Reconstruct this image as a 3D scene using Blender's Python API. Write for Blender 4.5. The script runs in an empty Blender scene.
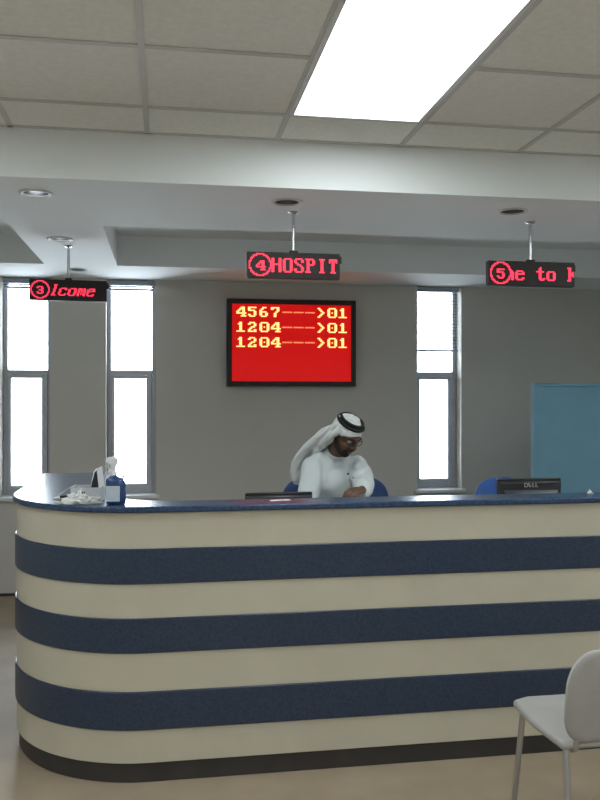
import bpy, bmesh, math, random
from mathutils import Vector, Matrix, noise
random.seed(7)
PI = math.pi
scene = bpy.context.scene
COL = scene.collection

# ------------------------------------------------------------------ frame of the photograph
EYE = 1.623                       # eye height
YAW = math.radians(9.33)          # the camera looks a little to the right of the wall's normal
FPX = 822.0                       # focal length in pixels of the 600x800 frame
HOR = 397.0


def at(px, py, Y):
    """world point on the depth plane Y seen at pixel (px, py)"""
    u = (px - 300.0) / FPX
    s = Y / (math.cos(YAW) - u * math.sin(YAW))
    return Vector((s * (u * math.cos(YAW) + math.sin(YAW)), Y, EYE - (py - HOR) / FPX * s))


# ------------------------------------------------------------------ materials
def mat(name, color, rough=0.6, metal=0.0, var=0.0, vscale=8.0, bump=0.0, bscale=60.0, spec=0.5, coat=0.0,
        emit=None, estr=0.0, color2=None, speck=None):
    m = bpy.data.materials.new(name)
    m.use_nodes = True
    nt = m.node_tree
    b = nt.nodes['Principled BSDF']
    b.inputs['Base Color'].default_value = (*color, 1)
    b.inputs['Roughness'].default_value = rough
    b.inputs['Metallic'].default_value = metal
    b.inputs['Specular IOR Level'].default_value = spec
    b.inputs['Coat Weight'].default_value = coat
    b.inputs['Coat Roughness'].default_value = 0.08
    if emit:
        b.inputs['Emission Color'].default_value = (*emit, 1)
        b.inputs['Emission Strength'].default_value = estr
    tc = nt.nodes.new('ShaderNodeTexCoord')
    if var > 0 or color2:
        n = nt.nodes.new('ShaderNodeTexNoise')
        n.inputs['Scale'].default_value = vscale
        n.inputs['Detail'].default_value = 6
        nt.links.new(tc.outputs['Object'], n.inputs['Vector'])
        r = nt.nodes.new('ShaderNodeValToRGB')
        c2 = color2 or tuple(min(1, c * (1 + var)) for c in color)
        c1 = color if color2 else tuple(c * (1 - var) for c in color)
        r.color_ramp.elements[0].position = 0.35
        r.color_ramp.elements[1].position = 0.65
        r.color_ramp.elements[0].color = (*c1, 1)
        r.color_ramp.elements[1].color = (*c2, 1)
        nt.links.new(n.outputs['Fac'], r.inputs['Fac'])
        out = r.outputs['Color']
        if speck:
            v = nt.nodes.new('ShaderNodeTexVoronoi')
            v.inputs['Scale'].default_value = speck[1]
            nt.links.new(tc.outputs['Object'], v.inputs['Vector'])
            r2 = nt.nodes.new('ShaderNodeValToRGB')
            r2.color_ramp.elements[0].position = 0.12
            r2.color_ramp.elements[0].color = (1, 1, 1, 1)
            r2.color_ramp.elements[1].position = 0.3
            r2.color_ramp.elements[1].color = (0, 0, 0, 1)
            nt.links.new(v.outputs['Distance'], r2.inputs['Fac'])
            mx = nt.nodes.new('ShaderNodeMixRGB')
            mx.inputs['Color2'].default_value = (*speck[0], 1)
            nt.links.new(r2.outputs['Color'], mx.inputs['Fac'])
            nt.links.new(out, mx.inputs['Color1'])
            out = mx.outputs['Color']
        nt.links.new(out, b.inputs['Base Color'])
    if bump > 0:
        n2 = nt.nodes.new('ShaderNodeTexNoise')
        n2.inputs['Scale'].default_value = bscale
        n2.inputs['Detail'].default_value = 4
        nt.links.new(tc.outputs['Object'], n2.inputs['Vector'])
        bp = nt.nodes.new('ShaderNodeBump')
        bp.inputs['Strength'].default_value = bump
        bp.inputs['Distance'].default_value = 0.01
        nt.links.new(n2.outputs['Fac'], bp.inputs['Height'])
        nt.links.new(bp.outputs['Normal'], b.inputs['Normal'])
    return m


def glass_mat(name):
    m = bpy.data.materials.new(name)
    m.use_nodes = True
    nt = m.node_tree
    for n in list(nt.nodes):
        nt.nodes.remove(n)
    o = nt.nodes.new('ShaderNodeOutputMaterial')
    t = nt.nodes.new('ShaderNodeBsdfTransparent')
    g = nt.nodes.new('ShaderNodeBsdfGlossy')
    g.inputs['Roughness'].default_value = 0.02
    f = nt.nodes.new('ShaderNodeFresnel')
    f.inputs['IOR'].default_value = 1.3
    x = nt.nodes.new('ShaderNodeMixShader')
    t.inputs['Color'].default_value = (0.93, 0.96, 0.97, 1)
    nt.links.new(f.outputs[0], x.inputs[0])
    nt.links.new(t.outputs[0], x.inputs[1])
    nt.links.new(g.outputs[0], x.inputs[2])
    nt.links.new(x.outputs[0], o.inputs[0])
    return m


M = {}
M['wall'] = mat('wall_paint', (0.58, 0.555, 0.51), 0.75, var=0.02, vscale=2, bump=0.06, bscale=120)
M['wall_side'] = mat('side_wall_paint', (0.75, 0.77, 0.76), 0.75, var=0.02, vscale=2)
M['plaster'] = mat('ceiling_plaster', (0.80, 0.83, 0.835), 0.8, var=0.012, vscale=1.5, bump=0.04, bscale=90)
M['tile'] = mat('mineral_tile', (0.87, 0.865, 0.83), 0.9, var=0.03, vscale=40, bump=0.25, bscale=150)
M['grid'] = mat('ceiling_grid_metal', (0.60, 0.60, 0.58), 0.6, var=0.03)
M['floor'] = mat('floor_vinyl', (0.30, 0.235, 0.165), 0.5, var=0.12, vscale=3, color2=(0.36, 0.285, 0.205), spec=0.3)
M['baseboard'] = mat('baseboard_vinyl', (0.04, 0.035, 0.035), 0.5, var=0.1)
M['cream'] = mat('cream_laminate', (0.555, 0.51, 0.41), 0.32, var=0.035, vscale=5, bump=0.02, bscale=30)
M['navy'] = mat('navy_laminate', (0.016, 0.029, 0.058), 0.33, vscale=90, color2=(0.029, 0.048, 0.090), speck=((0.09, 0.12, 0.18), 260))
M['granite'] = mat('blue_granite', (0.022, 0.043, 0.098), 0.24, vscale=70, color2=(0.045, 0.078, 0.150), speck=((0.13, 0.18, 0.28), 200), spec=0.28)
M['wood_desk'] = mat('desk_laminate', (0.45, 0.42, 0.36), 0.45, var=0.05)
M['alu'] = mat('grey_aluminium', (0.46, 0.47, 0.50), 0.45, 0.2, var=0.03)
M['reveal'] = mat('window_sill_paint', (0.72, 0.73, 0.74), 0.5, var=0.02)
M['glass'] = glass_mat('window_glass')
M['blind'] = mat('blind_slats', (0.09, 0.10, 0.115), 0.5, var=0.03)
M['blindrail'] = mat('blind_rail', (0.35, 0.40, 0.47), 0.5, var=0.03)
M['black'] = mat('black_metal_housing', (0.012, 0.012, 0.013), 0.5, var=0.15, bump=0.03)
M['ledface'] = mat('led_matrix_face', (0.012, 0.004, 0.004), 0.55, var=0.2, vscale=60)
M['ledred'] = mat('red_led', (0.3, 0.01, 0.02), 0.5, emit=(1.0, 0.035, 0.085), estr=1.9, var=0.02)
M['ledyellow'] = mat('amber_led', (0.4, 0.2, 0.05), 0.5, emit=(1.0, 0.62, 0.20), estr=1.9, var=0.02)
M['ledorange'] = mat('orange_led', (0.4, 0.1, 0.04), 0.5, emit=(1.0, 0.24, 0.10), estr=1.3, var=0.02)
M['ledglow'] = mat('red_led_glow', (0.08, 0.0, 0.0), 0.5, emit=(1.0, 0.0, 0.0), estr=0.54, var=0.02)  # glow bleeding from the lit dots, put into the face as even red emission
M['chrome'] = mat('polished_steel', (0.72, 0.73, 0.75), 0.22, 1.0, var=0.02)
M['lit'] = mat('lit_lamp', (0.9, 0.9, 0.9), 0.3, emit=(0.93, 0.97, 1.0), estr=5.0, var=0.01)
M['trimring'] = mat('downlight_trim', (0.60, 0.61, 0.61), 0.5, 0.0, var=0.02)
M['reflector'] = mat('downlight_reflector', (0.22, 0.22, 0.23), 0.3, 1.0, var=0.02)
M['lampglass'] = mat('unlit_lamp', (0.35, 0.35, 0.34), 0.3, var=0.02)
M['diffuser'] = mat('lit_diffuser', (0.9, 0.9, 0.9), 0.5, emit=(0.90, 0.985, 1.0), estr=10.4, var=0.01)
M['bluepanel'] = mat('blue_partition_fabric', (0.17, 0.345, 0.45), 0.8, var=0.03, vscale=6, bump=0.05, bscale=300)
M['bluechair'] = mat('blue_upholstery', (0.022, 0.055, 0.17), 0.75, var=0.08, vscale=30, bump=0.15, bscale=300)
M['bluebright'] = mat('bright_blue_upholstery', (0.035, 0.12, 0.42), 0.6, var=0.08, vscale=30, bump=0.15, bscale=300)
M['plastic'] = mat('black_plastic', (0.012, 0.012, 0.014), 0.4, var=0.1)
M['plastic2'] = mat('charcoal_plastic', (0.022, 0.022, 0.026), 0.35, var=0.1)
M['screenoff'] = mat('dark_screen', (0.02, 0.025, 0.035), 0.12, var=0.05)
M['logo'] = mat('silver_lettering', (0.55, 0.56, 0.58), 0.35, 0.3, var=0.02)
M['skin'] = mat('brown_skin', (0.135, 0.068, 0.042), 0.55, var=0.10, vscale=25, bump=0.05, bscale=200)
M['beard'] = mat('dark_beard', (0.018, 0.013, 0.011), 0.85, var=0.3, vscale=120, bump=0.5, bscale=300)
M['thobe'] = mat('white_thobe_cotton', (0.66, 0.71, 0.72), 0.85, var=0.02, vscale=12, bump=0.08, bscale=40)
M['ghutra'] = mat('white_headcloth', (0.68, 0.70, 0.69), 0.85, var=0.025, vscale=30, bump=0.10, bscale=60)
M['agal'] = mat('black_cord', (0.008, 0.008, 0.009), 0.8, var=0.2, vscale=80, bump=0.4, bscale=250)
M['eyewhite'] = mat('eye_white', (0.6, 0.58, 0.54), 0.3, var=0.02)
M['iris'] = mat('dark_iris', (0.02, 0.012, 0.008), 0.2, var=0.05)
M['white'] = mat('white_card', (0.80, 0.81, 0.82), 0.55, var=0.02)
M['carton'] = mat('pale_grey_carton', (0.55, 0.57, 0.60), 0.6, var=0.04, vscale=10)
M['tissue'] = mat('white_tissue', (0.72, 0.72, 0.70), 0.9, var=0.04, vscale=20, bump=0.2, bscale=80)
M['bottle'] = mat('dark_blue_bottle', (0.022, 0.055, 0.16), 0.25, var=0.06)
M['label'] = mat('pale_bottle_label', (0.50, 0.56, 0.64), 0.5, var=0.05, vscale=40)
M['trigger'] = mat('white_trigger_plastic', (0.74, 0.75, 0.78), 0.4, var=0.02)
M['chairgrey'] = mat('light_grey_shell', (0.40, 0.385, 0.37), 0.5, var=0.04)
M['steel'] = mat('brushed_steel_leg', (0.5, 0.5, 0.51), 0.35, 0.9, var=0.03)
M['shoe'] = mat('brown_leather', (0.07, 0.035, 0.02), 0.45, var=0.1)


# ------------------------------------------------------------------ mesh helpers
class MB:
    def __init__(self):
        self.bm = bmesh.new()

    def box(self, c, s, rot=None):
        m = Matrix.Translation(Vector(c)) @ (rot.to_4x4() if rot else Matrix.Identity(4)) @ Matrix.Diagonal((s[0], s[1], s[2], 1))
        bmesh.ops.create_cube(self.bm, size=1.0, matrix=m)
        return self

    def rng(self, x0, x1, y0, y1, z0, z1):
        return self.box(((x0 + x1) / 2, (y0 + y1) / 2, (z0 + z1) / 2), (x1 - x0, y1 - y0, z1 - z0))

    def cyl(self, p0, p1, r0, r1=None, seg=20):
        p0, p1 = Vector(p0), Vector(p1)
        d = p1 - p0
        q = d.to_track_quat('Z', 'Y').to_matrix().to_4x4()
        bmesh.ops.create_cone(self.bm, cap_ends=True, segments=seg, radius1=r0, radius2=r0 if r1 is None else r1,
                              depth=d.length, matrix=Matrix.Translation((p0 + p1) / 2) @ q)
        return self

    def ell(self, c, r, rot=None, u=28, v=18):
        m = Matrix.Translation(Vector(c)) @ (rot.to_4x4() if rot else Matrix.Identity(4)) @ Matrix.Diagonal((r[0], r[1], r[2], 1))
        bmesh.ops.create_uvsphere(self.bm, u_segments=u, v_segments=v, radius=1.0, matrix=m)
        return self

    def prism(self, poly, z0, z1):
        lo = [self.bm.verts.new((p[0], p[1], z0)) for p in poly]
        hi = [self.bm.verts.new((p[0], p[1], z1)) for p in poly]
        n = len(poly)
        self.bm.faces.new(lo[::-1])
        self.bm.faces.new(hi)
        for i in range(n):
            j = (i + 1) % n
            self.bm.faces.new((lo[i], lo[j], hi[j], hi[i]))
        return self

    def rings(self, rs, cap=True):
        vs = [[self.bm.verts.new(p) for p in r] for r in rs]
        n = len(rs[0])
        for a, b in zip(vs, vs[1:]):
            for i in range(n):
                j = (i + 1) % n
                self.bm.faces.new((a[i], a[j], b[j], b[i]))
        if cap:
            self.bm.faces.new(vs[0][::-1])
            self.bm.faces.new(vs[-1])
        return self

    def lathe(self, prof, c=(0, 0, 0), seg=32, cap=False):
        c = Vector(c)
        rs = [[c + Vector((r * math.cos(2 * PI * k / seg), r * math.sin(2 * PI * k / seg), z)) for k in range(seg)] for r, z in prof]
        return self.rings(rs, cap)

    def tube(self, pts, rad, seg=12, sub=4, cap=True, flat=1.0, flatdir=None):
        """smooth tube through pts; rad a number or one per point; ends rounded"""
        pts = [Vector(p) for p in pts]
        rr = list(rad) if hasattr(rad, '__len__') else [rad] * len(pts)
        P, R = [], []
        n = len(pts)
        for i in range(n - 1):
            p0, p1, p2, p3 = pts[max(i - 1, 0)], pts[i], pts[i + 1], pts[min(i + 2, n - 1)]
            for k in range(sub):
                t = k / sub
                P.append(0.5 * ((2 * p1) + (p2 - p0) * t + (2 * p0 - 5 * p1 + 4 * p2 - p3) * t * t + (3 * p1 - p0 - 3 * p2 + p3) * t ** 3))
                tt = t * t * (3 - 2 * t)
                R.append(rr[i] * (1 - tt) + rr[i + 1] * tt)
        P.append(pts[-1])
        R.append(rr[-1])
        if cap:
            d0 = (P[0] - P[1]).normalized()
            d1 = (P[-1] - P[-2]).normalized()
            hp, hr = [], []
            for a in (80, 60, 40, 20):
                hp.append(P[0] + d0 * R[0] * math.sin(math.radians(a)))
                hr.append(R[0] * math.cos(math.radians(a)))
            tp, tr = [], []
            for a in (20, 40, 60, 80):
                tp.append(P[-1] + d1 * R[-1] * math.sin(math.radians(a)))
                tr.append(R[-1] * math.cos(math.radians(a)))
            P = hp + P + tp
            R = hr + R + tr
        rs = []
        nrm = None
        for i, p in enumerate(P):
            d = (P[min(i + 1, len(P) - 1)] - P[max(i - 1, 0)]).normalized()
            if nrm is None:
                nrm = Vector(flatdir) if flatdir else (Vector((0, 0, 1)) if abs(d.z) < 0.9 else Vector((1, 0, 0)))
            nrm = (nrm - d * nrm.dot(d)).normalized()
            b = d.cross(nrm)
            rs.append([p + nrm * (R[i] * flat * math.cos(2 * PI * k / seg)) + b * (R[i] * math.sin(2 * PI * k / seg)) for k in range(seg)])
        return self.rings(rs, True)

    def shift(self, v):
        bmesh.ops.translate(self.bm, verts=self.bm.verts, vec=Vector(v))
        return self

    def xform(self, m):
        bmesh.ops.transform(self.bm, matrix=m, verts=self.bm.verts)
        return self

    def build(self, name, m, parent=None, smooth=False, bevel=0.0, bseg=2, origin=None):
        bmesh.ops.recalc_face_normals(self.bm, faces=self.bm.faces)
        me = bpy.data.meshes.new(name)
        if origin is not None:
            self.shift(-Vector(origin))
        self.bm.to_mesh(me)
        self.bm.free()
        return link(name, me, m, parent, smooth, bevel, bseg, origin)


def link(name, me, m, parent=None, smooth=False, bevel=0.0, bseg=2, origin=None):
    o = bpy.data.objects.new(name, me)
    COL.objects.link(o)
    if m:
        me.materials.clear()
        me.materials.append(m)
    if origin is not None:
        o.location = origin
    if parent:
        o.parent = parent
    if bevel > 0:
        b = o.modifiers.new('bevel', 'BEVEL')
        b.width = bevel
        b.segments = bseg
        b.limit_method = 'ANGLE'
        b.angle_limit = math.radians(40)
    if smooth:
        for p in me.polygons:
            p.use_smooth = True
    elif bevel > 0:
        for p in me.polygons:
            p.use_smooth = True
        try:
            me.set_sharp_from_angle(angle=math.radians(35))
        except Exception:
            pass
    return o


def evaluated(bm, mods):
    """mesh of a bmesh after modifiers: [(type, {attr: value})]"""
    bmesh.ops.recalc_face_normals(bm, faces=bm.faces)
    me = bpy.data.meshes.new('work')
    bm.to_mesh(me)
    bm.free()
    o = bpy.data.objects.new('work', me)
    COL.objects.link(o)
    for t, kw in mods:
        md = o.modifiers.new(t.lower(), t)
        for k, v in kw.items():
            setattr(md, k, v)
    bpy.context.view_layer.update()
    dg = bpy.context.evaluated_depsgraph_get()
    out = bpy.data.meshes.new_from_object(o.evaluated_get(dg))
    bpy.data.objects.remove(o)
    bpy.data.meshes.remove(me)
    return out


def remesh(mb, voxel, smooth=4, fac=0.5):
    return evaluated(mb.bm, [('REMESH', {'mode': 'VOXEL', 'voxel_size': voxel}), ('SMOOTH', {'factor': fac, 'iterations': smooth})])


def thing(name, label, cat, loc=(0, 0, 0), rz=0.0, group=None):
    o = bpy.data.objects.new(name, None)
    COL.objects.link(o)
    o.empty_display_size = 0.1
    o.location = loc
    o.rotation_euler = (0, 0, rz)
    return tag(o, label, cat, group)


def tag(o, label, cat, group=None):
    o['label'] = label
    o['category'] = cat
    if group:
        o['group'] = group
    return o


def struct(o):
    o['kind'] = 'structure'
    return o


# ------------------------------------------------------------------ room shell
X0, X1, YB, YF = -3.2, 4.6, 7.01, -3.2
ZC, ZS = 2.833, 2.607            # ceiling, soffit underside
YS = 3.83                        # front face of the dropped soffit
struct(MB().rng(X0 - .2, X1 + .2, YF - .2, YB + .22, -0.1, 0).build('floor', M['floor']))
struct(MB().rng(X0 - .2, X0, YF, YB + .22, 0, ZC).build('wall_left', M['wall_side']))
struct(MB().rng(X1, X1 + .2, YF, YB + .22, 0, ZC).build('wall_right', M['wall_side']))
struct(MB().rng(X0 - .2, X1 + .2, YF - .2, YF, 0, ZC).build('wall_front', M['wall_side']))

WZ0, WZ1 = 0.80, ZS
WINS = [(-1.325, -0.935), (-0.485, -0.075), (2.205, 2.612)]
w = MB()
xs = [X0] + [v for p in WINS for v in p] + [X1]
for i in range(0, len(xs), 2):
    w.rng(xs[i], xs[i + 1], YB, YB + .22, 0, ZC)
for a, b in WINS:
    w.rng(a, b, YB, YB + .22, 0, WZ0)
    w.rng(a, b, YB, YB + .22, WZ1, ZC)
struct(w.build('wall_back', M['wall']))
struct(MB().rng(X0, X1, YB - .012, YB, 0, 0.022).build('baseboard_back', M['baseboard'], bevel=.003))

# ceiling: lay-in tiles in front of the soffit, plain plaster above the recesses
ceil = struct(MB().rng(X0 - .2, X1 + .2, YF - .2, YS + .02, ZC, ZC + .12).build('ceiling', M['tile']))
g = MB()
gx = -0.68
k0 = int(math.floor((X0 - gx) / .6))
for k in range(k0, 10):
    x = gx + .6 * k
    if X0 < x < X1:
        g.rng(x - .012, x + .012, YF, YS, ZC - .006, ZC + .002)
gy0 = 3.48
for k in range(0, 12):
    y = gy0 - .6 * k
    g.rng(X0, X1, y - .012, y + .012, ZC - .0055, ZC + .002)
g.rng(X0, X1, YS - .02, YS, ZC - .006, ZC + .002)
g.build('ceiling_grid', M['grid'], ceil)
MB().rng(X0 - .2, X1 + .2, YS + .02, YB + .22, ZC, ZC + .12).build('plaster_ceiling', M['plaster'], ceil)

DOWN = [(-.614, 4.12), (-.645, 5.29), (-.66, 6.53), (.607, 4.10), (1.816, 4.11)]
soff = [(-.88, X1, YS, 4.85), (X0, -.88, YS, 4.12), (-.88, -.353, 4.85, 6.30), (X0, X1, 6.30, YB)]
s = MB()
for (a, b, c, d) in soff:
    holes = [(x, y) for x, y in DOWN if a < x < b and c < y < d]
    if not holes:
        s.rng(a, b, c, d, ZS, ZC + .01)
        continue
    cut = MB()
    for x, y in holes:
        cut.cyl((x, y, ZS - .05), (x, y, ZS + .12), .062, seg=32)
    cme = bpy.data.meshes.new('cutter')
    bmesh.ops.recalc_face_normals(cut.bm, faces=cut.bm.faces)
    cut.bm.to_mesh(cme)
    cut.bm.free()
    co = bpy.data.objects.new('cutter', cme)
    COL.objects.link(co)
    base = MB().rng(a, b, c, d, ZS, ZC + .01)
    me = evaluated(base.bm, [('BOOLEAN', {'operation': 'DIFFERENCE', 'object': co, 'solver': 'EXACT'})])
    bpy.data.objects.remove(co)
    s.bm.from_mesh(me)
s.build('soffit', M['plaster'], ceil)

# ------------------------------------------------------------------ windows with blinds
blind_txt = ['raised venetian blind at the top of the leftmost tall window',
             'raised venetian blind at the top of the tall window between left sign and number board',
             'venetian blind half lowered over the tall window right of the number board']
for i, (a, b) in enumerate(WINS):
    root = bpy.data.objects.new('window_%d' % (i + 1), None)
    COL.objects.link(root)
    root.location = ((a + b) / 2, YB, WZ0)
    struct(root)
    wd = (b - a) / 2
    h = WZ1 - WZ0
    f = MB()
    y0, y1 = .13, .18
    zt = 1.03
    up = .035
    f.rng(-wd, -wd + up, y0, y1, 0, h).rng(wd - up, wd, y0, y1, 0, h)
    f.rng(-wd + up, wd - up, y0, y1, h - .03, h).rng(-wd + up, wd - up, y0, y1, 0, .05)
    f.rng(-wd + up, wd - up, y0, y1, zt - .02, zt + .02)
    f.build('window_frame', M['alu'], root, bevel=.004)
    f = MB()
    f.rng(-wd + up, -wd + up + .028, y0 - .012, y1 - .01, .05, zt - .02).rng(wd - up - .048, wd - up, y0 - .012, y1 - .01, .05, zt - .02)
    f.rng(-wd + up + .028, wd - up - .048, y0 - .012, y1 - .01, .05, .085).rng(-wd + up + .028, wd - up - .048, y0 - .012, y1 - .01, zt - .05, zt - .02)
    f.build('lower_sash', M['alu'], root, bevel=.004)
    MB().rng(-wd + up, wd - up, .15, .156, .05, h - .03).build('pane', M['glass'], root)
    MB().rng(-wd - .03, wd + .03, -.045, .0, -.025, .004).rng(-wd, wd, 0, .13, -.012, .004).build('window_sill', M['reveal'], root, bevel=.003)
    # portal: tells the sampler where daylight comes in
    L = bpy.data.lights.new('daylight_portal', 'AREA')
    L.shape = 'RECTANGLE'
    L.size = b - a
    L.size_y = h
    L.cycles.is_portal = True
    lo_ = bpy.data.objects.new('daylight_portal', L)
    COL.objects.link(lo_)
    lo_.location = ((a + b) / 2, YB + .2, WZ0 + h / 2)
    lo_.rotation_euler = (-PI / 2, 0, 0)
    # blind
    bl = thing('venetian_blind', blind_txt[i], 'blind', ((a + b) / 2, YB + .06, WZ1), group='venetian blinds in the windows')
    MB().rng(-wd + .012, wd - .012, -.025, .025, -.045, -.003).build('head_rail', M['blindrail'], bl, bevel=.003)
    sl = MB()
    drop = .56 if i == 2 else .07
    n = 17 if i == 2 else 20
    for k in range(n):
        z = -.05 - (drop - .06) * (k + .5) / n
        sl.box((0, 0, z), (2 * wd - .03, .024, .0012), Matrix.Rotation(math.radians(15 if i == 2 else 2), 3, 'X'))
    sl.build('slats', M['blind'], bl)
    MB().rng(-wd + .014, wd - .014, -.014, .014, -drop - .018, -drop).build('bottom_rail', M['blindrail'], bl, bevel=.003)
    for sx in (-1, 1):
        MB().cyl((sx * wd * .6, -.014, -.04), (sx * wd * .6, -.014, -drop), .0012, seg=6).build('ladder_cord', M['blind'], bl)
    cd = MB()
    cd.cyl((wd - .04, -.03, -.03), (wd - .04, -.03, -.03 - (.7 if i == 2 else .5)), .0025, seg=8)
    cd.build('tilt_wand', M['blind'], bl)

# ------------------------------------------------------------------ ceiling lights
pan_txt = {(0, 0): 'lit rectangular ceiling light panel in the tiled ceiling, in front of the soffit at top',
           (-1, 0): 'added unseen ceiling light panel out of frame to the left, beside the soffit',
           (1, 0): 'added unseen ceiling light panel out of frame to the right, beside the soffit',
           (-1, 1): 'added unseen ceiling light panel above and left of the viewer',
           (0, 1): 'added unseen ceiling light panel straight above the viewer',
           (1, 1): 'added unseen ceiling light panel above and right of the viewer',
           (0, 2): 'added unseen ceiling light panel behind the viewer'}
for (ix, iy), txt in pan_txt.items():  # panels after the first are unseen, added to light the room
    cx, cy = .815 + 2.4 * ix, 2.88 - 2.4 * iy
    t = thing('ceiling_light', txt, 'ceiling light', (cx, cy, ZC - .004), group='ceiling light panels')
    fr = MB()
    fr.rng(-.292, .292, .570, .59, -.008, .004).rng(-.292, .292, -.59, -.570, -.008, .004)
    fr.rng(-.292, -.272, -.57, .57, -.008, .004).rng(.272, .292, -.57, .57, -.008, .004)
    fr.build('light_frame', M['reveal'], t, bevel=.002)
    MB().rng(-.272, .272, -.57, .57, -.003, .003).build('diffuser', M['diffuser'], t)

down_txt = ['round recessed downlight at left in front of the hanging sign numbered three',
            'round recessed downlight in the ceiling beam beside the pole of sign three',
            'small far downlight in the soffit close to the back wall',
            'round recessed downlight above the hanging sign numbered four',
            'round recessed downlight above the hanging sign numbered five']
for (x, y), txt in zip(DOWN, down_txt):
    lit = x < -.6 and y < 6
    t = thing('downlight', txt, 'downlight', (x, y, ZS), group='recessed downlights in the soffit')
    MB().lathe([(.060, .001), (.060, -.004), (.066, -.007), (.078, -.005), (.080, -.001), (.080, .0)], cap=False).build('trim_ring', M['trimring'], t, smooth=True)
    MB().lathe([(.0605, -.003), (.058, .03), (.045, .075), (.02, .095), (.001, .098)], cap=False).build('reflector', M['reflector'], t, smooth=True)
    MB().lathe([(.001, .012), (.018, .014), (.034, .022), (.038, .036), (.026, .07), (.012, .096)] if lit else [(.001, .045), (.016, .048), (.024, .06), (.02, .085), (.012, .096)], cap=False).build('bulb', M['lit' if lit else 'lampglass'], t, smooth=True)

# ------------------------------------------------------------------ LED lettering
G16 = {'H': 'C6 C6 C6 C6 FE C6 C6 C6 C6 C6', 'O': '7C C6 C6 C6 C6 C6 C6 C6 C6 7C', 'S': '7C C6 C6 60 38 0C 06 C6 C6 7C',
       'P': 'FC 66 66 66 7C 60 60 60 60 F0', 'I': '3C 18 18 18 18 18 18 18 18 3C', 'T': '7E 7E 5A 18 18 18 18 18 18 3C',
       'K': 'E6 66 66 6C 78 78 6C 66 66 E6', 'l': '38 18 18 18 18 18 18 18 18 3C', 'A': '10 38 6C C6 C6 FE C6 C6 C6 C6',
       'c': '00 00 00 7C C6 C0 C0 C0 C6 7C', 'o': '00 00 00 7C C6 C6 C6 C6 C6 7C', 'm': '00 00 00 EC FE D6 D6 D6 D6 C6',
       'e': '00 00 00 7C C6 FE C0 C0 C6 7C', 't': '10 30 30 FC 30 30 30 30 36 1C', ' ': '00 ' * 10}
G8 = {'0': '7C C6 C6 D6 C6 C6 7C', '1': '30 70 30 30 30 30 FC', '2': '78 CC 0C 38 60 CC FC', '3': '78 CC 0C 38 0C CC 78',
      '4': '1C 3C 6C CC FE 0C 1E', '5': 'FC C0 F8 0C 0C CC 78', '6': '38 60 C0 F8 CC CC 78', '7': 'FC CC 0C 18 30 30 30',
      '-': '00 00 00 FE 00 00 00', '>': '60 30 18 0C 18 30 60'}


def glyph(tab, ch):
    return [(r, c) for r, hx in enumerate(tab[ch].split()) for c in range(8) if int(hx, 16) >> (7 - c) & 1]


def dots(cells, x0, z0, p, y):
    """small raised LED blocks; row 0 at the top"""
    m = MB()
    for r, c in sorted(cells):
        m.box((x0 + (c + .5) * p, y, z0 - (r + .5) * p), (p * .86, .003, p * .86))
    return m


sign_txt = ['black hanging sign with red circled 3 and the letters lcome, in front of left windows',
            'black hanging sign with red circled 4 and the letters HOSPIT, above the number board',
            'black hanging sign with red circled 5 and the words e to K, at right']
SIGNS = [(-.62, 5.53, 2.316, .485, math.radians(5), '3', 'lcome', 16, True),
         (.674, 4.32, 2.319, .497, 0, '4', 'HOSPITA', 16, False),
         (2.027, 4.35, 2.313, .512, 0, '5', 'me to K', 11, False)]
for (x, y, z, wd, rz, num, text, c0, slant), txt in zip(SIGNS, sign_txt):
    t = thing('led_sign', txt, 'sign', (x, y, z), rz, 'hanging red letter signs')
    hh = .137
    MB().rng(-wd / 2, wd / 2, -.022, .022, -hh / 2, hh / 2).build('housing', M['black'], t, bevel=.003)
    MB().rng(-wd / 2 + .006, wd / 2 - .006, -.0235, -.0215, -hh / 2 + .006, hh / 2 - .006).build('matrix_face', M['ledface'], t)
    p = (wd - .016) / 64
    x0, z0 = -wd / 2 + .008, 8 * p
    ring = set()
    for a in range(400):
        an = 2 * PI * a / 400
        ring.add((int(8 + 7.4 * math.sin(an)), int(8 + 7.4 * math.cos(an))))
    for r, c in glyph(G8, num):
        ring.add((r + 5, c + 5))
    dots(ring, x0, z0, p, -.0245).build('ring_number', M['ledred'], t)
    for i, ch in enumerate(text):
        cells = set()
        for r, c in glyph(G16, ch):
            cc = c0 + 8 * i + c + ((9 - r) // 3 - 1 if slant else 0)
            if 16 <= cc < 64:
                cells.add((r + 3, cc))
        if cells:
            dots(cells, x0, z0, p, -.0245).build('lit_letter', M['ledred'], t)
    top = ZS - z
    MB().cyl((0, 0, hh / 2), (0, 0, top - .004), .0095, seg=20).build('pole', M['chrome'], t, smooth=False, bevel=.001)
    MB().lathe([(.0, -.012), (.012, -.012), (.026, -.004), (.028, 0)], (0, 0, top), cap=False).build('ceiling_flange', M['chrome'], t, smooth=True)
    MB().rng(-.022, .022, -.014, .014, 0, .012).shift((0, 0, hh / 2)).build('pole_bracket', M['black'], t, bevel=.002)
    MB().rng(wd / 2, wd / 2 + .012, -.008, .008, hh / 2 - .05, hh / 2 - .012).build('side_tab', M['black'], t, bevel=.002)

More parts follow.
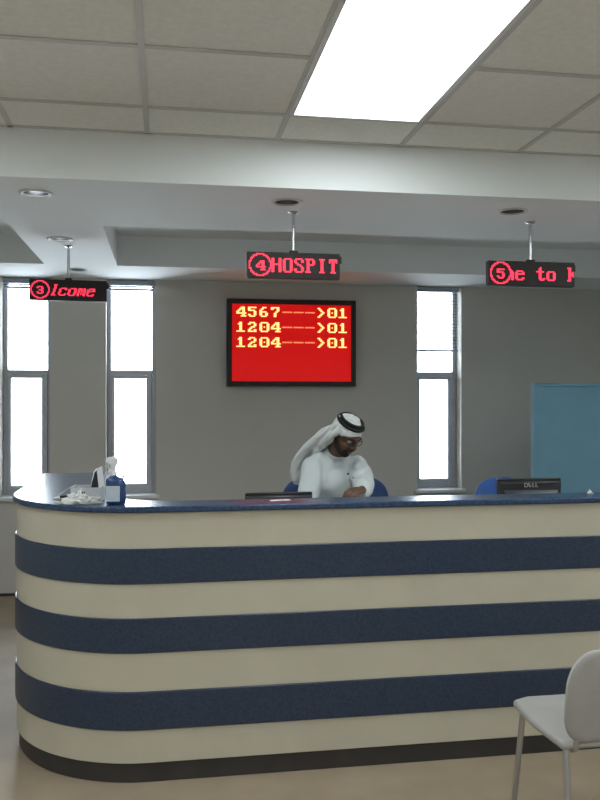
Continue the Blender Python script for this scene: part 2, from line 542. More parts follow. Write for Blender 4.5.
# the number board on the wall
bx0, bx1, bz0, bz1 = .516, 1.629, 1.715, 2.455
bw, bh = bx1 - bx0, bz1 - bz0
t = thing('led_board', 'large red number board on the back wall showing three rows of numbers', 'display board', ((bx0 + bx1) / 2, YB - .002, (bz0 + bz1) / 2))
fr = MB()
e = .042
fr.rng(-bw / 2, bw / 2, -.08, 0, bh / 2 - e, bh / 2).rng(-bw / 2, bw / 2, -.08, 0, -bh / 2, -bh / 2 + e)
fr.rng(-bw / 2, -bw / 2 + e, -.08, 0, -bh / 2 + e, bh / 2 - e).rng(bw / 2 - e, bw / 2, -.08, 0, -bh / 2 + e, bh / 2 - e)
fr.build('board_frame', M['black'], t, bevel=.004)
MB().rng(-bw / 2 + e, bw / 2 - e, -.068, -.01, -bh / 2 + e, bh / 2 - e).build('screen', M['ledglow'], t)  # board face carries the red bleed of its LEDs as its own emission
p = (bw - 2 * e) / 84
for k, row in enumerate(('4567--->01', '1204--->01', '1204--->01')):
    zt = bh / 2 - e - p * (2.0 + 10.5 * k)
    for i, ch in enumerate(row):
        cells = {(r, 3 + 8 * i + c) for r, c in glyph(G8, ch)}
        nm, mm = {'-': ('lit_dash', M['ledorange']), '>': ('lit_arrow', M['ledyellow'])}.get(ch, ('lit_digit', M['ledyellow']))
        dots(cells, -bw / 2 + e, zt, p, -.0685).build(nm, mm, t)

# ------------------------------------------------------------------ reception counter
CX, CY, CR, CXE, CYE = -.700, 3.51, .64, 3.3, 5.14      # outer face: left X, front Y, corner radius, right end, wing end


def outer(off):
    """outer line of the counter in plan, from the right end round the corner to the end of the wing"""
    pts = [(CXE, CY - off)]
    for k in range(9):
        pts.append((CXE + (CX + CR - CXE) * (k + 1) / 9, CY - off))
    for k in range(1, 33):
        a = PI / 2 * k / 32
        pts.append((CX + CR - (CR + off) * math.sin(a), CY + CR - (CR + off) * math.cos(a)))
    pts.append((CX - off, CYE))
    return pts


def inner(off, depth=.165, wing=.45, r=.30):
    xi, yi = CX + wing - off, CY + depth - off
    r2 = r + off
    pts = [(xi, CYE)]
    for k in range(17):
        a = PI / 2 * k / 16
        pts.append((xi + r2 - r2 * math.cos(a), yi + r2 - r2 * math.sin(a)))
    pts.append((CXE, yi))
    return pts


root = thing('reception_counter', 'long curved reception counter in cream and navy stripes with blue stone top', 'counter', (1.3, CY + .3, 0))
RO = Vector(root.location)


def strip(name, m, z0, z1, out, bev=.002):
    a, b = outer(out), outer(-.02)
    MB().prism(a + b[::-1], z0, z1).shift(-RO).build(name, m, root, bevel=bev)


top_z = 1.164
MB().prism(outer(-.021) + inner(0.012), .09, top_z - .026).shift(-RO).build('carcass', M['wood_desk'], root)
MB().prism(outer(.018) + inner(-.012), top_z - .026, top_z).shift(-RO).build('countertop', M['granite'], root, bevel=.006, bseg=3)
zz = [1.138, .985, .838, .693, .548, .385, .225, .085]
for k in range(7):
    if k % 2 == 0:
        strip('cream_band', M['cream'], zz[k + 1], zz[k], 0.0)
    else:
        strip('navy_band', M['navy'], zz[k + 1], zz[k], 0.007, .003)
strip('plinth', M['baseboard'], 0.0, zz[7], -.012)
MB().prism(outer(-.04) + inner(.0), 0.0, .09).shift(-RO).build('base_frame', M['baseboard'], root)
# lower writing desk behind the ledge
MB().rng(-.20, CXE, CY + .165, 4.12, .73, .76).shift(-RO).build('writing_desk', M['wood_desk'], root, bevel=.004)
sh = MB().rng(.87, 1.45, CY + .168, 4.14, 1.05, 1.08).rng(.87, .89, CY + .168, 4.10, .76, 1.05).rng(1.43, 1.45, CY + .168, 4.10, .76, 1.05)
sh.shift(-RO).build('raised_shelf', M['wood_desk'], root, bevel=.003)
for x in (1.75, 3.27):
    MB().rng(x - .015, x + .015, CY + .18, 4.08, 0, .73).shift(-RO).build('desk_support', M['wood_desk'], root, bevel=.002)

# ------------------------------------------------------------------ partition, waiting chair
t = thing('partition_panel', 'blue freestanding partition panel behind the counter at right', 'partition', (3.30, 5.63, 0))
MB().rng(-.64, .64, -.022, .022, .06, 1.70).build('fabric_panel', M['bluepanel'], t, bevel=.004)
fr = MB().rng(-.66, -.64, -.03, .03, .03, 1.722).rng(.64, .66, -.03, .03, .03, 1.722).rng(-.64, .64, -.03, .03, 1.70, 1.722).rng(-.64, .64, -.03, .03, .03, .06)
fr.build('panel_frame', M['bluepanel'], t, bevel=.003)
for sx in (-.55, .55):
    MB().rng(sx - .03, sx + .03, -.2, .2, 0, .03).build('foot', M['steel'], t, bevel=.004)


def sq_ring(cx, cz, hw, hh, r, y_of, n=10):
    """rounded rectangle in X,Z with depth from y_of(x, z)"""
    pts = []
    for (sx, sz, a0) in ((1, 1, 0), (-1, 1, 90), (-1, -1, 180), (1, -1, 270)):
        for k in range(n + 1):
            a = math.radians(a0 + 90 * k / n)
            x = cx + sx * (hw - r) + r * math.cos(a)
            z = cz + sz * (hh - r) + r * math.sin(a)
            pts.append((x, y_of(x, z), z))
    return pts


def shell(cx, cz, hw, hh, r, thick, bend, lean, scale=1.0):
    """padded rounded back: rings from rim to centre on both faces"""
    m = MB()
    rs = []
    for (sc, ty) in ((.02, .5), (.5, .5), (.86, .46), (.97, .30), (1.0, 0), (.97, -.30), (.86, -.46), (.5, -.5), (.02, -.5)):
        def yf(x, z, ty=ty):
            return bend * ((x - cx) / hw) ** 2 + lean * (z - cz) + ty * thick
        rs.append(sq_ring(cx, cz, hw * sc, hh * sc, r * sc, yf))
    m.rings(rs, True)
    return m


t = thing('waiting_chair', 'light grey moulded waiting chair in the lower right foreground', 'chair', (1.545, 2.80, 0))
shell(0, .608, .235, .165, .12, .03, .05 * -1, -.12).shift((0, -.20, 0)).build('backrest', M['chairgrey'], t, smooth=True)
MB().prism([(-.22, -.2), (.22, -.2), (.235, 0), (.22, .2), (.15, .23), (-.15, .23), (-.22, .2), (-.235, 0)], .425, .455).build('seat', M['chairgrey'], t, bevel=.012, bseg=3)
for sx in (-1, 1):
    MB().tube([(sx * .19, .17, .425), (sx * .215, .21, .012)], .011).build('leg', M['steel'], t, smooth=True)
    MB().tube([(sx * .19, -.17, .425), (sx * .215, -.25, .012)], .011).build('leg', M['steel'], t, smooth=True)
    MB().tube([(sx * .17, -.1, .42), (sx * .17, -.2, .43), (sx * .17, -.2, .56)], .010).build('back_support', M['steel'], t, smooth=True)


# ------------------------------------------------------------------ office chairs
def office_chair(label, loc, rz, hw, top, seat_z, m):
    t = thing('office_chair', label, 'chair', loc, rz, 'blue office chairs behind the counter')
    bz0 = seat_z + .10
    hh = (top - bz0) / 2
    shell(0, bz0 + hh, hw, hh, min(hw, hh) * .80, .07, -.06, .10).shift((0, .25, 0)).build('backrest', m, t, smooth=True)
    MB().prism([(-.24, -.22), (-.18, -.25), (.18, -.25), (.24, -.22), (.25, .1), (.2, .24), (-.2, .24), (-.25, .1)], seat_z - .07, seat_z).build('seat', m, t, bevel=.03, bseg=4)
    MB().tube([(0, .1, seat_z - .08), (0, .28, seat_z - .06), (0, .30, seat_z + .1), (0, .275, bz0 + hh)], .018, flat=.5).build('back_support', M['plastic'], t, smooth=True)
    MB().cyl((0, 0, .1), (0, 0, seat_z - .06), .028).rng(-.1, .1, -.1, .1, seat_z - .085, seat_z - .065).build('gas_column', M['plastic'], t, bevel=.002)
    for k in range(5):
        a = 2 * PI * k / 5 + .3
        d = Vector((math.cos(a), math.sin(a), 0))
        f = MB().tube([Vector((0, 0, .10)), d * .15 + Vector((0, 0, .095)), d * .29 + Vector((0, 0, .07))], [.028, .022, .016]).build('base_spoke', M['plastic'], t, smooth=True)
        q = Vector((-d.y, d.x, 0))
        c = d * .29 + Vector((0, 0, .028))
        MB().cyl(c - q * .022, c + q * .022, .028).build('caster', M['plastic'], f, bevel=.004)
    if seat_z > .6:
        rr = MB()
        n = 40
        pts = [Vector((.2 * math.cos(2 * PI * k / n), .2 * math.sin(2 * PI * k / n), .37)) for k in range(n + 1)]
        rr.tube(pts, .010, sub=1, seg=8)
        for k in range(3):
            a = 2 * PI * k / 3
            rr.cyl((0, 0, .37), (.2 * math.cos(a), .2 * math.sin(a), .37), .008, seg=10)
        rr.build('foot_ring', M['steel'], t, smooth=True)
    return t


office_chair('dark blue office chair with rounded back that the seated man sits on', (1.085, 4.92, 0), math.radians(4), .35, 1.105, .70, M['bluechair'])
office_chair('empty bright blue office chair behind the monitor at right', (2.20, 4.82, 0), math.radians(10), .235, 1.098, .50, M['bluebright'])


# ------------------------------------------------------------------ monitors
def text_mesh(s, size, depth):
    c = bpy.data.curves.new('lettering', 'FONT')
    c.body = s
    c.size = size
    c.extrude = depth
    c.align_x = 'CENTER'
    c.align_y = 'CENTER'
    o = bpy.data.objects.new('lettering', c)
    COL.objects.link(o)
    bpy.context.view_layer.update()
    dg = bpy.context.evaluated_depsgraph_get()
    me = bpy.data.meshes.new_from_object(o.evaluated_get(dg))
    bpy.data.objects.remove(o)
    return me


def monitor(label, x, y, top, wd, ht, rz, logo):
    desk = .76
    t = thing('computer_monitor', label, 'monitor', (x, y, desk), rz, 'black computer monitors on the writing desk')
    zc = top - desk - ht / 2
    MB().rng(-wd / 2, wd / 2, .0, .025, zc - ht / 2, zc + ht / 2).build('front_bezel', M['plastic'], t, bevel=.005)
    # back housing bulges towards the viewer, narrower at the bottom
    b = MB()
    z1, z0 = zc + ht / 2 - .012, zc - ht / 2 + .03
    rs = []
    for (yy, k, dt, dz) in ((.002, 1, 0, 0), (-.014, .98, .003, .006), (-.017, .90, .046, .03), (-.042, .78, .075, .05), (-.045, .70, .085, .065)):
        hw = wd / 2 * k
        rs.append([(-hw * .985, yy, z1 - dt), (hw * .985, yy, z1 - dt), (hw * .93, yy, z0 + dz), (-hw * .93, yy, z0 + dz)])
    b.rings(rs, True).build('rear_housing', M['plastic2'], t, bevel=.006)
    MB().rng(-wd / 2 + .018, wd / 2 - .018, .0245, .0265, zc - ht / 2 + .02, zc + ht / 2 - .018).build('screen', M['screenoff'], t)
    MB().rng(-.035, .035, -.055, -.03, .012, zc + .02).build('stand_neck', M['plastic'], t, bevel=.004)
    MB().rng(-.13, .13, -.12, .10, .001, .014).build('stand_base', M['plastic'], t, bevel=.005)
    if logo:
        m = MB()
        for ch, dx, ro in (('D', -.028, 0), ('E', -.009, 40), ('L', .012, 0), ('L', .029, 0)):
            me = text_mesh(ch, .031, .0012)
            me.transform(Matrix.Translation((dx, 0, 0)) @ Matrix.Rotation(math.radians(ro), 4, 'Z'))
            m.bm.from_mesh(me)
        m.xform(Matrix.Translation((0, -.0175, z1 - .021)) @ Matrix.Rotation(PI / 2, 4, 'X'))
        m.build('logo', M['logo'], t)
    return t


q = at(279, 492.5, 4.02)
monitor('black monitor seen from behind, its top edge just above the counter beside the man', q.x, 4.02, q.z, .335, .24, 0, False)
q = at(528, 478.5, 3.98)
monitor('black monitor seen from behind with silver DELL letters, at right of the counter', q.x + .010, 3.98, q.z, .345, .29, math.radians(0), True)

# ------------------------------------------------------------------ things on the counter
tz = top_z + .0005
# spray bottle
c = at(116, 505, 3.60)
t = thing('spray_bottle', 'dark blue spray bottle with white trigger and pale label on the counter corner', 'spray bottle', (c.x, 3.60, tz), math.radians(-9))


def oval(hw, hd, z, n=32, pw=2.6):
    out = []
    for k in range(n):
        a = 2 * PI * k / n
        ca, sa = math.cos(a), math.sin(a)
        out.append((hw * math.copysign(abs(ca) ** (2 / pw), ca), hd * math.copysign(abs(sa) ** (2 / pw), sa), z))
    return out


b = MB()
b.rings([oval(.036, .020, 0), oval(.041, .026, .004), oval(.042, .027, .03), oval(.042, .027, .084), oval(.0405, .0265, .098), oval(.034, .023, .108),
         oval(.022, .017, .115), oval(.014, .014, .119, pw=2), oval(.0125, .0125, .128, pw=2)])
for v in b.bm.verts:
    v.co.x -= .012 * max(0, (v.co.z - .086) / .04)
b.build('bottle_body', M['bottle'], t, smooth=True)
lab = MB().rng(-.036, .022, -.0285, -.0255, .014, .080)
lab.build('label', M['label'], t, bevel=.001)
tr = MB()
tr.cyl((0, 0, .122), (0, 0, .145), .0145, .0135)
tr.rings([[(x, y, z) for (x, z) in ((-.030, .182), (-.027, .199), (.004, .204), (.020, .196), (.021, .176), (.012, .160), (.010, .144), (-.010, .144), (-.010, .168), (-.024, .174))] for y in (-.010, .010)], True)
tr.shift((-.013, 0, 0))
tr.build('trigger_head', M['trigger'], t, bevel=.003)
MB().tube([(-.018, 0, .174), (-.021, 0, .160), (-.017, 0, .147), (-.020, 0, .138)], .0042, seg=10).shift((-.013, 0, 0)).build('trigger', M['trigger'], t, smooth=True)

# open carton
c = at(88, 503, 3.74)
t = thing('open_carton', 'pale grey open carton holding papers, beside the blue spray bottle', 'box', (c.x, 3.76, tz), math.radians(-6))
k = MB()
W, D, H = .065, .06, .062
k.rng(-W, W, -D, -D + .003, 0, H).rng(-W, W, D - .003, D, 0, H).rng(-W, -W + .003, -D + .003, D - .003, 0, H).rng(W - .003, W, -D + .003, D - .003, 0, H)
k.rng(-W + .003, W - .003, -D + .003, D - .003, 0, .003)
k.build('carton_body', M['carton'], t)
MB().box((-W - .026, 0, H - .014), (.06, 2 * D - .006, .0025), Matrix.Rotation(math.radians(-32), 3, 'Y')).build('side_flap', M['white'], t)
MB().rng(-.030, -.012, -D - .0012, -D + .001, .030, .044).rng(-.008, -.002, -D - .0012, -D + .001, .034, .044).build('printed_mark', M['plastic'], t)
o = MB().rng(-.05, .05, -.04, .045, .004, .052).build('dark_folder', M['plastic2'], None, bevel=.002)
o.location = (c.x, 3.76, tz)
o.rotation_euler = (0, 0, math.radians(-6))
tag(o, 'dark folder packed inside the open carton', 'folder')
# black wedge with white tip at the carton's left flap
c2 = at(67, 497, 3.80)
t = thing('marker_pen', 'short black marker with white tip lying left of the carton', 'pen', (c2.x - .01, 3.77, tz), math.radians(25))
MB().cyl((-.02, 0, .011), (.045, 0, .011), .011, seg=20).build('pen_body', M['plastic'], t, bevel=.002)
MB().cyl((-.045, 0, .011), (-.02, 0, .011), .004, .011, seg=20).build('pen_tip', M['white'], t, bevel=.001)

# tent card standing in the carton
c = at(98, 487, 3.77)
t = thing('desk_card', 'tilted white card with dark left side standing up out of the carton', 'card', (c.x, 3.775, tz + .0525), math.radians(8))
MB().rings([[(x, y, z) for (x, z) in ((.003, 0), (.030, 0), (.017, .096), (-.006, .084))] for y in (-.003, .004)], True).build('white_leaf', M['white'], t)
MB().rings([[(x, y, z) for (x, z) in ((-.030, 0), (.002, 0), (-.007, .084), (-.017, .066), (-.026, .030))] for y in (-.002, .03)], True).build('dark_leaf', M['plastic2'], t)


# crumpled cloths
def crumple(name, label, cat, c, hx, hy, hz, seed, rz=0):
    b = bmesh.new()
    bmesh.ops.create_icosphere(b, subdivisions=5, radius=1.0)
    off = Vector((seed * 3.1, seed * 1.7, seed * .9))
    for v in b.verts:
        d = v.co.normalized()
        n = noise.turbulence(d * 1.7 + off, 4, False)
        rdg = abs(noise.noise(d * 3.4 + off * 2))
        r = .62 + .55 * n + .45 * rdg
        ax = 1 + .35 * noise.noise(Vector((d.x, d.y, 0)) * 1.5 + off)
        v.co = Vector((d.x * hx * r * ax, d.y * hy * r * ax, max(0, (d.z * .9 + .25)) * hz * r * (1 - .4 * abs(d.x))))
    m = MB()
    m.bm.free()
    m.bm = b
    o = m.build(name, M['tissue'], None, smooth=True)
    o.location = c
    o.rotation_euler = (0, 0, rz)
    tag(o, label, cat)
    return o


c = at(80, 506, 3.66)
crumple('cleaning_cloth', 'crumpled white cloth lying on the counter in front of the carton', 'cloth', (c.x, 3.632, tz), .095, .030, .050, 1.3, math.radians(-14))
c = at(591, 492, 3.62)
crumple('tissue_scrap', 'small white crumpled scrap on the counter ledge at far right', 'tissue', (c.x, 3.63, tz), .015, .012, .015, 4.2)
c = at(280, 500, 3.62)
o = MB().rng(-.045, .045, -.018, .018, 0, .0012).build('paper_slip', M['white'], None)
o.location = (c.x, 3.615, tz)
o.rotation_euler = (0, 0, .15)
tag(o, 'narrow white paper slip on the ledge in front of the monitor beside the man', 'paper')

# ------------------------------------------------------------------ the seated man
MAN = Vector((1.02, 4.83, 0))
SM = 0.9
man = thing('person', 'man in white robe and white headcloth with black cord, seated and leaning over the counter', 'person', MAN)


def V(*a):
    return Vector(a)


hd = V(.5, -.866, 0)
pit = math.radians(37)
F = hd * math.cos(pit) - V(0, 0, 1) * math.sin(pit)
U = hd * math.sin(pit) + V(0, 0, 1) * math.cos(pit)
L = U.cross(F)
HC = at(346.5, 434.6, 4.40)
HM = Matrix((L, F, U)).transposed()           # columns L, F, U


def hp(l, f, u):
    return HC + (L * l + F * f + U * u) * SM


def project(p):
    r = p.x * math.cos(YAW) - p.y * math.sin(YAW)
    d = p.x * math.sin(YAW) + p.y * math.cos(YAW)
    return 300 + FPX * r / d, HOR + FPX * (EYE - p.z) / d


A0 = V(.93, 4.30, 1.25)
_q = project(A0)
A1 = at(_q[0] - 2.5, _q[1] - 1, 4.54)


def T(*a):
    return A1 + (V(*a) - A0) * SM


spine = [T(1.0, 4.66, .74), T(.985, 4.60, .92), T(.935, 4.43, 1.13), T(.905, 4.34, 1.25), T(.912, 4.295, 1.325)]
shR, shL = T(.757, 4.27, 1.240), T(1.062, 4.385, 1.240)
elR, elL = T(.700, 4.16, .985), at(364, 485, 4.40)
wrR, wrL = V(.90, 4.47, .925), at(363, 489.5, 4.15)
hips = [(-1, T(.91, 4.63, .76)), (1, T(1.10, 4.63, .76))]
knee = {-1: T(.90, 4.27, .765), 1: T(1.12, 4.27, .765)}
ank = {-1: T(.93, 4.47, .40), 1: T(1.10, 4.47, .40)}


def add_hand(m, wrist, d, n, sgn):
    """palm, four unequal bent fingers and a thumb leaving the palm's side; n points out of the back of the hand"""
    d = d.normalized()
    n = (n - d * n.dot(d)).normalized()
    s = d.cross(n) * sgn
    R = Matrix((s, d, n)).transposed()
    m.ell(wrist + d * .052 + n * .002, (.038, .054, .0155), R, 24, 16)
    m.ell(wrist + d * .035 + s * .022 - n * .004, (.018, .032, .0145), R, 20, 14)
    m.tube([wrist - d * .03, wrist, wrist + d * .03], [.026, .024, .026], flat=.72, flatdir=n)
    for off, ln, k in ((.029, .072, 0), (.0095, .081, 1), (-.0105, .075, 2), (-.029, .058, 3)):
        p = wrist + d * (.088 - .006 * abs(k - 1)) + s * off
        pts = [p - d * .03, p]
        ang = [18 + 4 * k, 58 + 5 * k, 92 + 5 * k]
        for seg, a in zip((.46, .30, .24), ang):
            a = math.radians(a)
            p = p + (d * math.cos(a) - n * math.sin(a)) * ln * seg
            pts.append(p)
        m.tube(pts, [.0095, .0098, .0092, .0085, .0072], seg=10)
    p = wrist + d * .022 + s * .028 - n * .004
    m.tube([wrist + d * .012 + s * .012, p, p + d * .030 + s * .020 - n * .006, p + d * .055 + s * .020 - n * .016, p + d * .075 + s * .010 - n * .024],
           [.013, .0135, .0115, .0105, .0085], seg=10)


b = MB()
b.tube(spine, [.115, .105, .11, .085, .052], seg=24, flat=.72, flatdir=(0, 1, 0))
b.tube([shR, spine[3] + V(0, 0, .005), shL], [.040, .055, .040], seg=16)
b.tube([spine[3], spine[4], hp(0, -.025, -.055)], [.06, .051, .048], seg=20)
b.tube([shR, shR.lerp(elR, .5), elR, elR.lerp(wrR, .45), wrR], [.040, .038, .034, .032, .023], seg=16)
b.tube([shL, shL.lerp(elL, .5), elL, elL.lerp(wrL, .45), wrL], [.040, .038, .034, .032, .023], seg=16)
for sg, hp_ in hips:
    b.tube([hp_, hp_.lerp(knee[sg], .5), knee[sg], knee[sg].lerp(ank[sg], .35), ank[sg]], [.075, .068, .050, .048, .033], seg=16)
    b.tube([ank[sg], ank[sg] + V(0, -.02, -.04), ank[sg] + V(0, -.13, -.055)], [.036, .036, .026], seg=14)
# head: skull, face, jaw, cheeks, brow, nose, lips, ears
for c, r in (((0, -.012, .030), (.074, .095, .086)), ((0, .022, -.030), (.060, .068, .083)), ((0, .050, -.093), (.030, .030, .024)),
             ((.034, .050, -.034), (.026, .030, .026)), ((-.034, .050, -.034), (.026, .030, .026)),
             ((0, .018, -.070), (.052, .055, .040)), ((0, .088, -.058), (.023, .010, .0065)), ((0, .086, -.070), (.020, .010, .0065)),
             ((0, .106, -.026), (.011, .011, .010)), ((.011, .096, -.029), (.0085, .010, .008)), ((-.011, .096, -.029), (.0085, .010, .008)),
             ((.073, -.012, -.004), (.007, .017, .028)), ((-.073, -.012, -.004), (.007, .017, .028))):
    b.ell(hp(*c), [v * SM for v in r], HM)
b.tube([hp(0, .084, .022), hp(0, .094, .0), hp(0, .107, -.024)], [.010, .0095, .0115], seg=12)
b.tube([hp(-.050, .066, .024), hp(-.025, .084, .027), hp(0, .086, .024), hp(.025, .084, .027), hp(.050, .066, .024)], [.008, .010, .009, .010, .008], seg=10)
add_hand(b, wrL, at(344, 493.5, 4.03) - wrL, V(.10, -.15, 1), 1)
add_hand(b, wrR, V(.10, -.10, -.02), V(0, -.1, 1), -1)
me = remesh(b, .0036, 3)
me.transform(Matrix.Translation(-MAN))
link('body', me, M['skin'], man, smooth=True)

for sg in (-1, 1):
    e_ = MB().ell(hp(sg * .031, .074, .003), (.0117, .0108, .0091), HM).shift(-MAN).build('eye', M['eyewhite'], man, smooth=True)
    MB().ell(hp(sg * .031, .0835, -.001), (.0048, .0039, .0048), HM).shift(-MAN).build('iris', M['iris'], e_, smooth=True)
    MB().tube([hp(sg * .014, .094, .028), hp(sg * .032, .090, .034), hp(sg * .050, .073, .029)], [.004, .005, .003], seg=8).shift(-MAN).build('eyebrow', M['beard'], man, smooth=True)
    s_ = ank[sg]
    MB().rings([[(s_.x + hw * math.cos(2 * PI * k / 24), s_.y - .055 + ln * math.sin(2 * PI * k / 24), s_.z + z) for k in range(24)]
                for hw, ln, z in ((.040, .115, -.098), (.046, .122, -.088), (.046, .122, -.070), (.042, .112, -.050), (.034, .085, -.030))]).shift(-MAN).build('shoe', M['shoe'], man, smooth=True)
b = MB()
b.ell(hp(0, .053, -.098), (.030, .029, .025), HM)
for sg in (-1, 1):
    b.tube([hp(sg * .064, .010, -.030), hp(sg * .060, .024, -.065), hp(sg * .042, .048, -.092), hp(0, .066, -.104)], [.007, .0115, .013, .014], seg=12)
    b.tube([hp(0, .096, -.047), hp(sg * .018, .092, -.050), hp(sg * .031, .076, -.066), hp(sg * .030, .066, -.088)], [.0057, .0066, .007, .009], seg=10)
me = remesh(b, .0036, 2)
me.transform(Matrix.Translation(-MAN))
link('beard', me, M['beard'], man, smooth=True)

b = MB()
for sg in (-1, 1):
    pts = [hp(sg * .034 + .024 * math.cos(2 * PI * k / 28), .101 - .012 * abs(sg * .034 + .024 * math.cos(2 * PI * k / 28)) / .058, .002 + .0175 * math.sin(2 * PI * k / 28)) for k in range(29)]
    b.tube(pts, .0021, sub=1, seg=8, cap=False)
    b.tube([hp(sg * .058, .090, .008), hp(sg * .074, .060, .010), hp(sg * .082, .0, .008)], .0022, seg=8)
b.tube([hp(-.010, .102, .006), hp(0, .106, .010), hp(.010, .102, .006)], .002, seg=8)
b.shift(-MAN).build('glasses', M['plastic'], man, smooth=True)


def folds(me, amp, scale, along, seed):
    """long soft pleats that run in the direction along"""
    e0 = V(*along).normalized()
    e1 = e0.cross(V(.3, 1, .2)).normalized()
    e2 = e0.cross(e1)
    off = V(seed, seed * 2.3, seed * .7)
    ns = [v.normal.copy() for v in me.vertices]
    for v, nn in zip(me.vertices, ns):
        q = V(v.co.dot(e0) * .16, v.co.dot(e1), v.co.dot(e2)) * scale + off
        f = abs(noise.noise(q)) * 1.2 + .6 * noise.noise(q * 2.1)
        v.co += nn * amp * (f - .25)


# robe
b = MB()
yaw = Matrix.Rotation(math.radians(20), 3, 'Z')
b.ell(T(.922, 4.385, 1.150), (.158, .125, .152), yaw, 36, 24)
b.ell(T(.965, 4.52, .97), (.172, .155, .20), yaw, 36, 24)
b.ell(T(1.0, 4.65, .815), (.18, .148, .135), None, 36, 24)
b.tube([shR + V(0, 0, -.005), spine[3] + V(0, .01, .018), shL + V(0, 0, -.005)], [.062, .078, .062], seg=20)
b.tube([spine[3], spine[4] + V(0, 0, .0), spine[4] + V(.008, -.012, .022)], [.078, .060, .056], seg=24)
b.tube([shR, shR.lerp(elR, .5), elR, elR.lerp(wrR, .5), elR.lerp(wrR, .92)], [.064, .065, .063, .058, .052], seg=20)
b.tube([shL, shL.lerp(elL, .5), elL, elL.lerp(wrL, .5), elL.lerp(wrL, .86)], [.064, .064, .059, .053, .047], seg=20)
for sg, hp_ in hips:
    b.tube([hp_, hp_.lerp(knee[sg], .5), knee[sg], knee[sg].lerp(ank[sg], .5), ank[sg] + V(0, -.01, .06)], [.09, .09, .075, .077, .086], seg=20)
b.tube([shR + V(.03, .03, -.03), T(.83, 4.36, 1.10), T(.90, 4.46, .95)], [.07, .085, .10], seg=20)
b.tube([shL + V(-.02, .03, -.03), T(1.04, 4.42, 1.10), T(1.04, 4.52, .95)], [.065, .08, .10], seg=20)
b.tube([T(1.0, 4.60, .77), T(1.01, 4.30, .77), T(1.01, 4.36, .58), T(1.01, 4.44, .46)], [.09, .068, .072, .072], seg=20)
me = remesh(b, .007, 6)
folds(me, .024, 9.0, (.1, -.35, -1), 3.7)
me.transform(Matrix.Translation(-MAN))
thobe = link('robe', me, M['thobe'], man, smooth=True)
from mathutils.bvhtree import BVHTree
bv = BVHTree.FromPolygons([v.co.copy() for v in me.vertices], [tuple(p.vertices) for p in me.polygons])


def on_robe(px, py):
    o = V(0, 0, EYE)
    d = (at(px, py, 4.0) - o).normalized()
    h = bv.ray_cast(o - MAN, d)
    return (h[0], h[1]) if h[0] is not None else (at(px, py, 4.5) - MAN, V(0, -1, 0))


for px, py, r, m in ((348, 474, .007, M['plastic']), (353.5, 478, .0055, M['plastic']), (348, 480, .004, M['alu']), (357, 481.5, .004, M['alu'])):
    p_, n_ = on_robe(px, py)
    MB().cyl(p_ - n_ * .004, p_ + n_ * .004, r, r * .8, seg=16).build('button', m, thobe, bevel=.001)
# collar band
b = MB()
c0 = spine[4] + V(.004, -.006, .012) - MAN
ax = (hp(0, -.025, -.055) - spine[4]).normalized()
q = ax.to_track_quat('Z', 'Y').to_matrix()
rs = []
for (r, z) in ((.061, -.010), (.062, .004), (.059, .018), (.054, .018), (.054, -.010)):
    rs.append([c0 + q @ V(r * math.cos(2 * PI * k / 36), r * math.sin(2 * PI * k / 36), z) for k in range(36)])
rs.append(rs[0])
b.rings(rs, False).build('collar', M['thobe'], man, smooth=True)

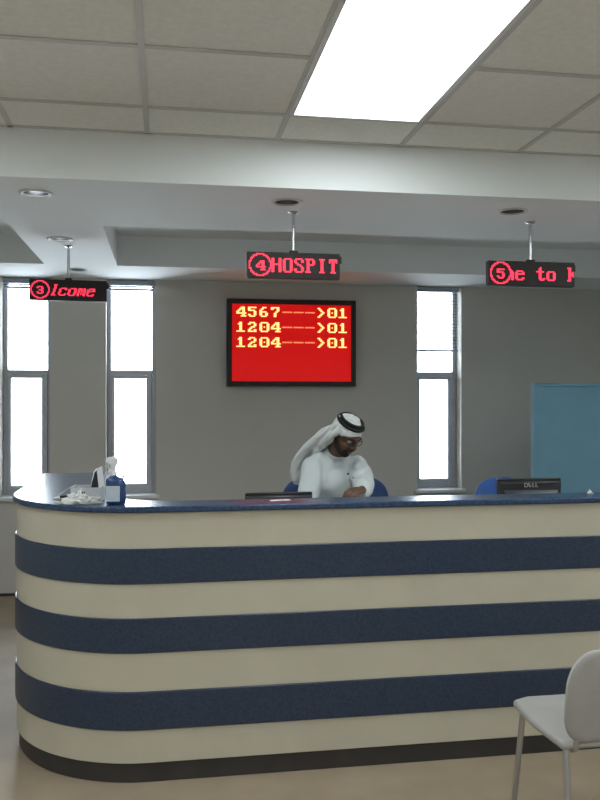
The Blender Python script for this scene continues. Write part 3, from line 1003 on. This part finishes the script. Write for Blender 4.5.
# headcloth: cap cut above the brow, sides, and the long end thrown back over the right shoulder
b = MB()
cap = MB().ell(hp(0, -.013, .028), (.078, .096, .089), HM, 40, 28)
pn = (U * 1.0 - F * .62).normalized()
geom = cap.bm.verts[:] + cap.bm.edges[:] + cap.bm.faces[:]
bmesh.ops.bisect_plane(cap.bm, geom=geom, plane_co=hp(0, .10, .060), plane_no=pn, clear_inner=True)
bmesh.ops.holes_fill(cap.bm, edges=[e for e in cap.bm.edges if e.is_boundary], sides=0)
tmp = bpy.data.meshes.new('cap')
cap.bm.to_mesh(tmp)
cap.bm.free()
b.bm.from_mesh(tmp)
b.tube([hp(-.078, .018, .050), hp(-.082, -.020, -.01), hp(-.074, -.052, -.070), at(314, 450, 4.60)], [.014, .021, .028, .036], seg=14, flat=.6, flatdir=L)
b.tube([hp(.078, .018, .050), hp(.082, -.014, -.02), hp(.066, -.050, -.075)], [.013, .019, .026], seg=14, flat=.6, flatdir=L)
b.tube([hp(0, -.055, .035), at(327, 437, 4.56), at(313, 448, 4.66), at(303, 461, 4.70), at(299.5, 472, 4.71)], [.080, .092, .100, .092, .076], seg=32, flat=.42, flatdir=(0, -.35, 1))
b.tube([hp(0, -.075, 0), T(.90, 4.42, 1.35), T(.93, 4.50, 1.22), T(.95, 4.56, 1.05)], [.062, .085, .105, .105], seg=24, flat=.35, flatdir=(0, 1, .3))
me = remesh(b, .0045, 4)
folds(me, .014, 19.0, (-.55, .45, -.7), 9.1)
me.transform(Matrix.Translation(-MAN))
link('headcloth', me, M['ghutra'], man, smooth=True)
# double black cord
b = MB()
for (u, rl, rf, f0, tr_) in ((.101, .063, .076, -.012, .0096), (.083, .0735, .089, -.012, .0100)):
    pts = [hp(rl * math.cos(2 * PI * k / 40), f0 + rf * math.sin(2 * PI * k / 40), u + .006 * math.sin(2 * PI * k / 40)) for k in range(41)]
    b.tube(pts, tr_, sub=1, seg=12, cap=False)
b.shift(-MAN).build('head_cord', M['agal'], man, smooth=True)


# ------------------------------------------------------------------ light, camera
wd = bpy.data.worlds.new('daylight')
scene.world = wd
wd.use_nodes = True
bg = wd.node_tree.nodes['Background']
bg.inputs['Color'].default_value = (0.86, 0.93, 1.0, 1)
bg.inputs['Strength'].default_value = 16.0

cam = bpy.data.cameras.new('camera')
cam.sensor_fit = 'VERTICAL'
cam.sensor_height = 36.0
cam.lens = FPX / 800.0 * 36.0
cam.shift_y = -(400.0 - HOR) / 800.0
cam.clip_start = 0.05
co = bpy.data.objects.new('camera', cam)
COL.objects.link(co)
co.location = (0, 0, EYE)
co.rotation_euler = (PI / 2, 0, -YAW)
scene.camera = co
vs = scene.view_settings
vs.view_transform = 'Standard'
vs.look = 'None'
vs.gamma = 1.0
vs.use_curve_mapping = False
vs.exposure = 0.0
scene.cycles.use_denoising = True
scene.cycles.max_bounces = 10
scene.cycles.diffuse_bounces = 6
scene.cycles.sample_clamp_indirect = 6.0
